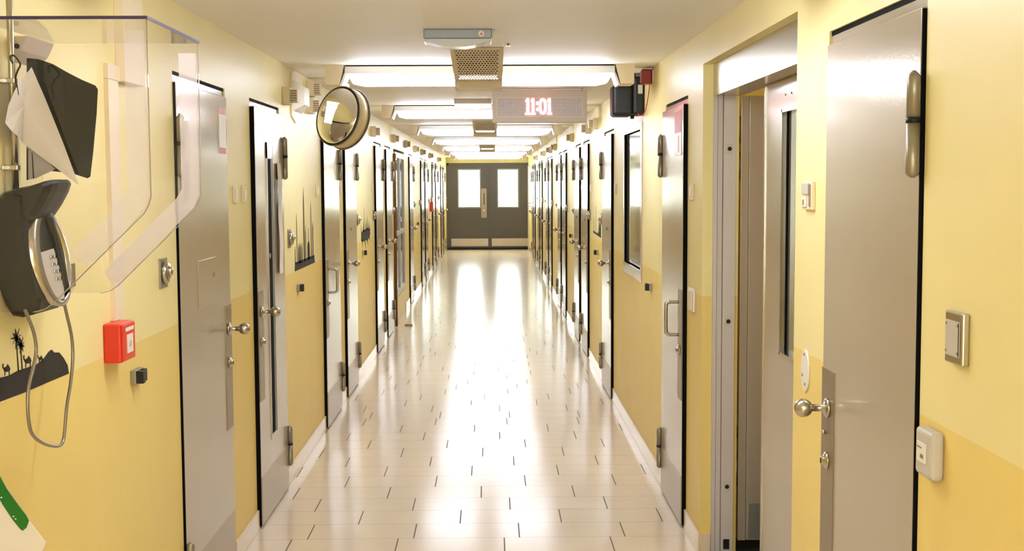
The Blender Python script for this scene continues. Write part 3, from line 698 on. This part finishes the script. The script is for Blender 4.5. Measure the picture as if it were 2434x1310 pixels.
# ------------------------------------------------------------------ left wall: fire call box and its trunking
par = empty('fire_call_box', (XL, 3.73, 1.2), label='red wall-mounted fire call box with white glass panel', cat='fire alarm')
m = mb('L'); m.box((0, 3.645, 1.145), (.052, 3.775, 1.262), .006); m.build('call_box_case', 'red', par)
m = mb('L'); m.box((.052, 3.65, 1.149), (.058, 3.77, 1.258), .002); o = m.build('box_door', 'red', par)
m = mb('L'); m.box((.058, 3.685, 1.17), (.0595, 3.745, 1.225)); m.build('break_glass', 'white', o)
m = mb('L'); m.cyl((.0595, 3.715, 1.197), (.0615, 3.715, 1.197), .010, n=16); m.build('push_button', 'greyplastic', o)
m = mb('L'); m.box((.058, 3.675, 1.236), (.0588, 3.755, 1.247)); m.build('white_lettering_strip', 'paper', o)
m = mb('L'); m.box((0, 3.72, 1.263), (.014, 3.82, 1.984)); m.box((0, 3.84, 1.985), (.03, 4.05, ZC-.001), .002); m.box((0, 3.72, 1.985), (.014, 3.839, 2.03)); m.build('cable_trunking', 'cream', label='cream vertical cable trunking running up from the red fire call box', cat='cable trunking')

# ------------------------------------------------------------------ silhouette wall murals
def mural(s, pieces, label, cat='wall mural'):
    m = mb(s)
    for pts in pieces: m.poly([(.0004, y, z) for y, z in pts], (.0008, 0, 0))
    return m.build('wall_mural', 'blackmatte', label=label, cat=cat)
def px_poly(s, pts): return [(wp(s, x, y).y, wp(s, x, y).z) for x, y in pts]
P1 = px_poly('L', [(-25, 968), (0, 955), (60, 932), (120, 906), (163, 888), (160, 868), (150, 850), (140, 838), (128, 838), (122, 831), (115, 836), (105, 850), (95, 860), (85, 867), (60, 875), (40, 882), (20, 893), (0, 898), (-25, 905)])
def palm(px, py, h, r):
    out = [px_poly('L', [(px-1, py), (px+1.6, py), (px+.5-h*.06, py-h), (px-1.2-h*.06, py-h)])]
    cx_, cy_ = px-h*.06, py-h
    for k in range(9):
        t = math.pi*2*k/9+.3; L_ = r*(.8+.35*((k*37) % 5)/5)
        tx, ty = cx_+math.cos(t)*L_*.62, cy_+math.sin(t)*L_*1.05
        out.append(px_poly('L', [(cx_-2, cy_+1.5), (cx_+2, cy_-1.5), ((cx_+tx)/2+2, (cy_+ty)/2-3), (tx, ty), ((cx_+tx)/2-1, (cy_+ty)/2+2)]))
    out.append(px_poly('L', [(cx_+4*math.cos(t), cy_+7*math.sin(t)) for t in [2*math.pi*k/10 for k in range(10)]]))
    return out
def camel(px, py, k):
    o = []
    o.append(px_poly('L', [(px-6*k, py-10*k), (px-4*k, py-15*k), (px-1*k, py-17*k), (px+1*k, py-21*k), (px+4*k, py-17*k), (px+6*k, py-12*k), (px+4*k, py-8*k), (px-3*k, py-7*k)]))
    o.append(px_poly('L', [(px-5*k, py-10*k), (px-8*k, py-14*k), (px-8.5*k, py-21*k), (px-6.5*k, py-22*k), (px-6.5*k, py-16*k), (px-3*k, py-12*k)]))
    for d in (-4, 4): o.append(px_poly('L', [(px+d*k-.8, py-9*k), (px+d*k+.8, py-9*k), (px+d*k+.8, py), (px+d*k-.8, py)]))
    return o
mural('L', [P1]+palm(43, 884, 80, 24)+palm(52, 880, 60, 19)+camel(16, 893, 1.3)+camel(66, 874, 1.35)+camel(96, 862, .8), 'black desert mural with palm trees, camels and a hill on the wall below the telephone')
# mosque skyline (y, z in metres)
sk = [[(7.20, 1.165), (8.02, 1.165), (8.0, 1.215), (7.22, 1.215)]]
def tower(y, w, z, tip):
    z += tip*.5; tip *= .5; return [(y-w, 1.2), (y+w, 1.2), (y+w*.8, z), (y, z+tip), (y-w*.8, z)]
for y, w, z, tip in ((7.23, .012, 1.26, .05), (7.30, .01, 1.40, .10), (7.36, .02, 1.25, .07), (7.42, .03, 1.27, .05), (7.49, .02, 1.25, .07), (7.58, .022, 1.46, .19), (7.64, .014, 1.33, .09), (7.88, .014, 1.44, .12), (7.95, .018, 1.36, .07)): sk.append(tower(y, w, z, tip))
sk.append([(7.76+.05*math.cos(t), 1.27+.045*math.sin(t)) for t in [math.pi*k/10 for k in range(11)]]+[(7.71, 1.2), (7.81, 1.2)])
sk[-1] = [(7.81, 1.2), (7.81, 1.27)]+[(7.76+.05*math.cos(t), 1.27+.045*math.sin(t)) for t in [math.pi*k/10 for k in range(1, 10)]]+[(7.71, 1.27), (7.71, 1.2)]
sk.append(tower(7.76, .006, 1.36, .04))
mural('L', sk, 'black mosque skyline silhouette mural on the left wall between doors')
sp = []
core = [(10.88, 1.17), (11.05, 1.155), (11.2, 1.165), (11.4, 1.15), (11.62, 1.17), (11.7, 1.2), (11.64, 1.25), (11.45, 1.27), (11.25, 1.255), (11.05, 1.265), (10.9, 1.23)]
sp.append(core)
for y, z0, z1, w, lean in ((10.93, 1.22, 1.31, .035, -.05), (11.08, 1.24, 1.345, .04, .02), (11.17, 1.24, 1.46, .022, 0), (11.3, 1.24, 1.35, .045, .03), (11.44, 1.25, 1.38, .035, 0), (11.55, 1.24, 1.33, .045, .05), (11.64, 1.22, 1.29, .035, .08), (10.98, 1.18, 1.11, .04, -.04), (11.2, 1.17, 1.085, .04, .05), (11.42, 1.16, 1.10, .035, .06), (11.6, 1.18, 1.125, .035, .09)):
    sp.append([(y-w, z0), (y+w, z0), (y+lean, z1)])
mural('L', sp, 'black spiky thicket silhouette mural past the fourth left door')
sh = [[(10.55, 1.2), (11.35, 1.215), (11.35, 1.235), (10.9, 1.225), (10.62, 1.27), (10.55, 1.36)]]
for y, z in ((10.62, 1.42), (10.8, 1.38), (11.05, 1.46), (11.28, 1.36)): sh.append([(y-.008, 1.22), (y+.008, 1.22), (y+.004, z), (y-.004, z)])
sh.append([(10.6, 1.27), (10.78, 1.25), (10.66, 1.37)])
mural('R', sh, 'black sailing ship silhouette mural past the third right door')

# ------------------------------------------------------------------ niche on the left with glazed cabinet and brown pipe
a, b, hh = NICHE
m = mb('L'); m.box((-.36, a, 0), (-.34, b, hh)); m.box((-.34, a-.02, 0), (-.16, a, hh)); m.box((-.34, b, 0), (-.16, b+.02, hh)); m.box((-.34, a, hh), (-.16, b, hh+.02)); m.build('wall_niche', 'wall', kind='structure')
m = mb('L'); m.box((-.16, a, .001), (0, a+.02, hh)); m.box((-.34, a, .0), (0, b, .30)); m.build('trim_2', 'wall', kind='structure')
m = mb('L'); m.tube([(.013, 14.52, .0), (.013, 14.52, 1.0), (.013, 14.52, 2.02)], .022, 12, 2); m.build('brown_pipe', 'brown', label='dark orange-brown vertical pipe in the left niche', cat='pipe')
par = empty('glass_cabinet', (XL, 15.5, .3), label='glazed hose cabinet with pale metal frame inside the left niche', cat='cabinet')
m = mb('L')
for A, B in (((14.8, .31), (14.86, 2.05)), ((16.26, .31), (16.33, 2.05)), ((14.86, .31), (16.26, .38)), ((14.86, 1.98), (16.26, 2.05)), ((14.86, 1.04), (16.26, 1.09)), ((15.5, .38), (15.56, 1.98))):
    m.box((-.04, A[0], A[1]), (.004, B[0], B[1]), .003)
m.build('cabinet_frame', 'greyplastic', par)
m = mb('L'); m.box((-.02, 14.86, .38), (-.014, 16.26, 1.98)); m.build('cabinet_glass', 'darkglass', par)
m = mb('L'); m.box((.004, 15.35, 1.2), (.03, 15.42, 1.26), .006); m.build('cabinet_latch', 'greyplastic', par)
p = ony(968, 772, 14.5)
m = MB(); yy = 14.55; xx = -.985; m.box((xx-.045, yy-.03, 0), (xx+.045, yy+.03, .022), .004); o = m.build('door_wedge', 'plate', label='small brown door wedge lying on the floor by the left niche', cat='door wedge')
# small red box far left
par = empty('fire_call_box', (XL, 23.2, 1.24), label='tiny distant red fire call box far down the left wall', cat='fire alarm')
m = mb('L'); m.box((0, 23.05, 1.15), (.06, 23.35, 1.33), .006); m.build('call_box_case', 'red', par)
m = mb('L'); m.box((.06, 23.1, 1.19), (.062, 23.3, 1.27)); m.build('break_glass', 'white', par)
# white barred gate folded against the right wall near the end doors
par = empty('barred_gate', (.93, 28.3, 0), label='white tubular gate leaf standing open by the right wall before the end doors', cat='gate')
m = MB(); gx0, gx1, gy = .835, .915, 28.3
for x in (gx0, gx1): m.box((x-.010, gy-.012, .12), (x+.010, gy+.012, 2.06))
for z in (.12, 1.13, 1.20, 2.04): m.box((gx0+.010, gy-.012, z), (gx1-.010, gy+.012, z+.02))
m.build('gate_frame', 'white', par)
m = MB()
for z in (.4, 1.7): m.box((gx1+.010, gy-.02, z), (XR-.0005, gy+.02, z+.06))
m.build('gate_hinge', 'hinge', par)

# ------------------------------------------------------------------ acrylic phone hood
Y1, Y2 = 2.72, 3.19; ZT, ZB = 2.032, 1.394; PF = .402; TH = .005
par = empty('acrylic_hood', (XL, 2.95, ZT), label='clear acrylic phone hood with hazy edge bands on the left wall', cat='phone hood')
prof = [(.0, ZT-.006), (PF, ZT-.006), (PF, 1.645), (PF-.006, 1.625), (PF-.016, 1.608), (.185, ZB+.02), (.165, ZB+.006), (.14, ZB), (0, ZB)]
for yy in (Y1, Y2):
    ep, ez = (.287, 1.512) if yy == Y1 else (.208, 1.436)
    m = mb('L'); m.poly([(p_, yy, z) for p_, z in prof], (0, TH, 0)); pn = m.build('side_panel', 'acrylic', par)
    bw = .048
    b_in = [(PF-bw, ZT-.03), (PF-.003, ZT-.03), (PF-.003, 1.645), (PF-.018, 1.612), (ep, ez), (ep-.025, ez-.014), (ep-.045, ez-.010), (ep-.057, ez+.011), (ep-.035, ez+.036), (PF-bw-.014, 1.635), (PF-bw, 1.66)]
    m = mb('L'); m.poly([(p_, yy-.0012, z) for p_, z in b_in], (0, .001, 0)); m.build('haze_band', 'frost_light' if yy == Y1 else 'frost', pn)
    e = prof[1:8]; m = mb('L')
    for (p0, z0), (p1, z1) in zip(e[:-1], e[1:]):
        d_ = math.hypot(p1-p0, z1-z0); nx_, nz_ = -(z1-z0)/d_*.0016, (p1-p0)/d_*.0016
        m.poly([(p0, yy-.0003, z0), (p1, yy-.0003, z1), (p1+nx_, yy-.0003, z1+nz_), (p0+nx_, yy-.0003, z0+nz_)], (0, TH+.0006, 0))
    m.build('cut_edge', 'cutedge', pn)
m = mb('L'); m.box((.034, Y1-.002, ZT-.005), (PF+.002, Y2+.007, ZT)); tp = m.build('top_panel', 'acrylic', par)
m = mb('L'); m.box((0, Y1-.0045, ZT-.006), (PF+.004, Y1-.0022, ZT+.001)); m.box((PF+.0022, Y1-.002, ZT-.006), (PF+.0045, Y2+.007, ZT+.001)); m.build('polished_edge', 'violet', tp)
par = empty('mounting_bracket', (XL, 3.05, 1.98), label='grey metal bracket under the top of the acrylic hood', cat='bracket')
m = mb('L'); m.poly([(0, 3.0, 2.024), (.045, 3.0, 2.024), (.028, 3.0, 1.99), (0, 3.0, 1.965)], (0, .18, 0)); m.build('bracket_arm', 'signbody', par)
m = mb('L'); m.cyl((.02, 3.0, 2.0), (.02, 2.995, 2.0), .006, n=12); m.build('bracket_bolt', 'black', par)
# conduit
par = empty('conduit_pipe', (XL, 2.97, 1.7), label='thin silver conduit pipe running down to the black telephone', cat='pipe')
m = mb('L'); m.cyl((.022, 2.955, 1.60), (.022, 2.955, ZC), .0078); m.build('pipe_length', 'steel', par)
for z in (1.915, 1.712):
    m = mb('L'); m.box((0, 2.945, z-.006), (.032, 2.965, z+.006), .002); m.box((0, 2.925, z-.005), (.006, 2.985, z+.005), .001); m.build('pipe_clip', 'steel', par)
m = MB(); m.tube([ony(26, 140, 2.93), ony(30, 150, 2.93), ony(24, 135, 2.925), ony(34, 133, 2.925), ony(48, 152, 2.92), ony(42, 168, 2.925), ony(37, 185, 2.93), ony(40, 205, 2.93), ony(43, 226, 2.935)], .0022, 8, 6)
m.build('black_strap', 'black', label='thin black strap looped around the silver conduit', cat='strap')
# black glossy board and papers behind the phone
yb = 3.05
pts = [ony(x, y, yb) for x, y in [(63, 138), (90, 140), (125, 152), (160, 172), (195, 190), (226, 203), (232, 212), (229, 270), (221, 360), (214, 420), (207, 424), (170, 412), (63, 400)]]
m = MB(); m.poly(pts, (0, .004, 0)); m.build('black_board', 'blackgloss', label='glossy black rounded board standing out from the wall inside the hood', cat='board', bevel=.001)
m = MB()
sheet = [(75, 160, 3.02), (108, 236, 3.03), (150, 340, 3.035), (187, 440, 3.035), (52, 338, 2.995), (40, 322, 2.93), (28, 312, 2.90), (12, 292, 2.888), (20, 250, 2.888), (35, 215, 2.905), (50, 190, 2.98)]
vv = [m.v(ony(x, y, d)) for x, y, d in sheet]; vb = [m.v(ony(x, y, d)+Vector((0, .0012, 0))) for x, y, d in sheet]
ctr = m.v(ony(58, 250, 2.985)); ctb = m.v(ony(58, 250, 2.985)+Vector((0, .0012, 0))); N = len(vv)
for i in range(N):
    j = (i+1) % N; m.bm.faces.new([vv[i], vv[j], ctr]); m.bm.faces.new([vb[j], vb[i], ctb]); m.bm.faces.new([vv[i], vv[j], vb[j], vb[i]])
m.build('hanging_paper', 'paper', label='off-white pointed paper sheet hanging in front of the black board', cat='paper')
par = empty('small_notice', (XL, 3.1, 1.72), label='grey notice with two black stripes just above the telephone', cat='notice')
q = [ony(x, y, 3.045) for x, y in [(63, 345), (100, 372), (132, 402), (84, 424), (63, 428)]]
m = MB(); m.poly(q, (0, .002, 0)); m.build('notice_card', 'signbody', par)
m = MB(); m.poly([ony(x, y, 3.043) for x, y in [(63, 352), (66, 354), (67, 428), (63, 428)]], (0, .001, 0)); m.poly([ony(x, y, 3.043) for x, y in [(75, 362), (77, 364), (81, 424), (78, 424)]], (0, .001, 0)); m.build('black_stripe', 'black', par)
# grey plate on the wall behind the telephone
m = mb('L'); m.box((0, 3.27, 1.395), (.006, 3.405, 1.458), .001); m.build('wall_plate', 'hinge', label='small dull steel plate on the wall behind the telephone', cat='wall plate')

# ------------------------------------------------------------------ telephone
par = empty('wall_telephone', (XL, 3.0, 1.52), label='black hooded wall telephone with silver oval faceplate', cat='telephone')
# side silhouette (p, z); lofted over y with slight rounding
def loft(prof_fn, ys):
    m = mb('L'); rings = [[m.v((p_, y, z)) for p_, z in prof_fn(t)] for y, t in ys]
    for a in range(len(rings)-1):
        for i in range(len(rings[0])):
            j = (i+1) % len(rings[0]); f = m.bm.faces.new([rings[a][i], rings[a][j], rings[a+1][j], rings[a+1][i]])
    m.bm.faces.new(rings[0][::-1]); m.bm.faces.new(rings[-1]); return m
body = [(0, 1.640), (.012, 1.652), (.035, 1.655), (.056, 1.648), (.058, 1.60), (.062, 1.55), (.070, 1.50), (.080, 1.45), (.090, 1.405), (.086, 1.380), (.070, 1.368), (.045, 1.362), (.022, 1.366), (.006, 1.39), (0, 1.42)]
def bodyp(t):      # t = inset at the two ends
    c = (.045, 1.51); return [(max(.0005, c[0]+(p_-c[0])*(1-t*.35)) if p_ > .001 else .0005, c[1]+(z-c[1])*(1-t*.12)) for p_, z in body]
loft(bodyp, [(2.895, .9), (2.900, .35), (2.912, 0), (3.075, 0), (3.09, .35), (3.096, .9)]).build('phone_body', 'black', par)
vis = [(0.002, 1.655), (.03, 1.664), (.07, 1.672), (.105, 1.683), (.118, 1.684), (.122, 1.676), (.115, 1.655), (.095, 1.62), (.075, 1.592), (.06, 1.585), (.04, 1.60), (.01, 1.62)]
def visp(t):
    c = (.05, 1.64); return [(max(.002, c[0]+(p_-c[0])*(1-t)), c[1]+(z-c[1])*(1-t)) for p_, z in vis]
loft(visp, [(2.905, .25), (2.93, .06), (2.96, 0), (3.03, 0), (3.06, .06), (3.085, .25)]).build('phone_visor', 'black', par)
# oval faceplate: lies on the slanted front
def fp(u, v, off=0.):           # u along y (-1..1), v down the face (-1..1)
    z = 1.497-v*.118; p_ = .057+(.038)*(v+1)/2+off
    return Vector((p_+.010*(u+1), 2.996+u*.090, z))
def oval(ru, rv, off, k=36, cu=0, cv=0): return [fp(cu+ru*math.cos(2*math.pi*i/k), cv+rv*math.sin(2*math.pi*i/k), off) for i in range(k)]
m = mb('L'); O = oval(1, 1, .004); I = oval(.74, .88, .009); O2 = oval(.99, .99, -.012)
vo = [m.v(p_) for p_ in O]; vi = [m.v(p_) for p_ in I]; v2 = [m.v(p_) for p_ in O2]; vi2 = [m.v(p_-Vector((.012, 0, 0))) for p_ in I]
for i in range(36):
    j = (i+1) % 36
    for A, B in ((vo, vi), (v2, vo), (vi, vi2)):
        f = m.bm.faces.new([A[i], A[j], B[j], B[i]]); f.smooth = True
m.build('faceplate_rim', 'steel', par)
m = mb('L'); A = oval(.76, .89, .000); m.poly(A, (.001, 0, 0)); m.build('face_recess', 'black', par)
m = mb('L'); A = [fp(u, v, .003) for u, v in [(-.74, -.12), (.10, -.18), (.22, .3), (.24, .62), (.16, .84), (-.1, .86), (-.42, .72), (-.64, .38)]]; m.poly(A, (.003, 0, 0)); kp = m.build('keypad_panel', 'greyplastic', par)
for i in range(4):
    for j in range(2):
        m = mb('L'); q = fp(-.16+j*.22+i*.02, -.02+i*.15, .006); m.box((q.x, q.y-.006, q.z-.004), (q.x+.003, q.y+.006, q.z+.004), .001); m.build('key', 'steel', kp)
# handset with armoured cord
m = mb('L')
hs = []
for i in range(17):
    v = -.9+1.62*i/16; thick = .0115 if 3 < i < 13 else .017; hs.append((fp(.30+.1*v, v, .008 if 3 < i < 13 else .003), thick))
rings = []
for (p_, r) in hs:
    rings.append([m.v((p_.x+math.cos(t)*r*.7, p_.y+math.sin(t)*r*.75, p_.z)) for t in [2*math.pi*k/12 for k in range(12)]])
for a in range(len(rings)-1):
    for k in range(12):
        f = m.bm.faces.new([rings[a][k], rings[a][(k+1) % 12], rings[a+1][(k+1) % 12], rings[a+1][k]]); f.smooth = True
m.bm.faces.new(rings[0][::-1]); m.bm.faces.new(rings[-1]); m.build('handset', 'black', par)
cordx = XL+.07
cp = [(150, 708), (158, 745), (170, 800), (173, 850), (168, 910), (159, 965), (154, 1020), (150, 1048), (140, 1060), (118, 1059), (96, 1050), (78, 1034), (70, 1012), (66, 970), (68, 920), (80, 870), (86, 830), (80, 790), (68, 757), (60, 738)]
m = MB(); m.tube([onx(x, y, cordx) for x, y in cp], .0042, 10, 6); m.build('armoured_cord', 'armour', par)

# ------------------------------------------------------------------ white papers with a green filing strip, lower left corner
par = empty('filed_papers', (XL+.05, 2.75, .8), label='white papers held by a green filing strip, hanging at the lower left', cat='papers')
yy = 2.74
m = MB(); m.poly([ony(x, y, yy) for x, y in [(-60, 1120), (0, 1150), (35, 1205), (68, 1240), (108, 1292), (92, 1330), (60, 1420), (-60, 1420)]], (0, .006, 0)); m.build('paper_stack', 'paper', par)
m = MB(); m.poly([ony(x, y, yy-.0035) for x, y in [(-40, 1062), (0, 1134), (15, 1162), (40, 1197), (62, 1226), (68, 1239), (62, 1255), (54, 1262), (49, 1259), (30, 1236), (8, 1203), (-2, 1186), (-40, 1110)]], (0, .003, 0)); o = m.build('green_filing_strip', 'green', par)
for x, y in ((3, 1183), (32, 1228), (37, 1234)):
    m = MB(); q = ony(x, y, yy-.0045); m.cyl(q, q+Vector((0, .001, 0)), .0018, n=12); m.build('punched_dot', 'paper', o)
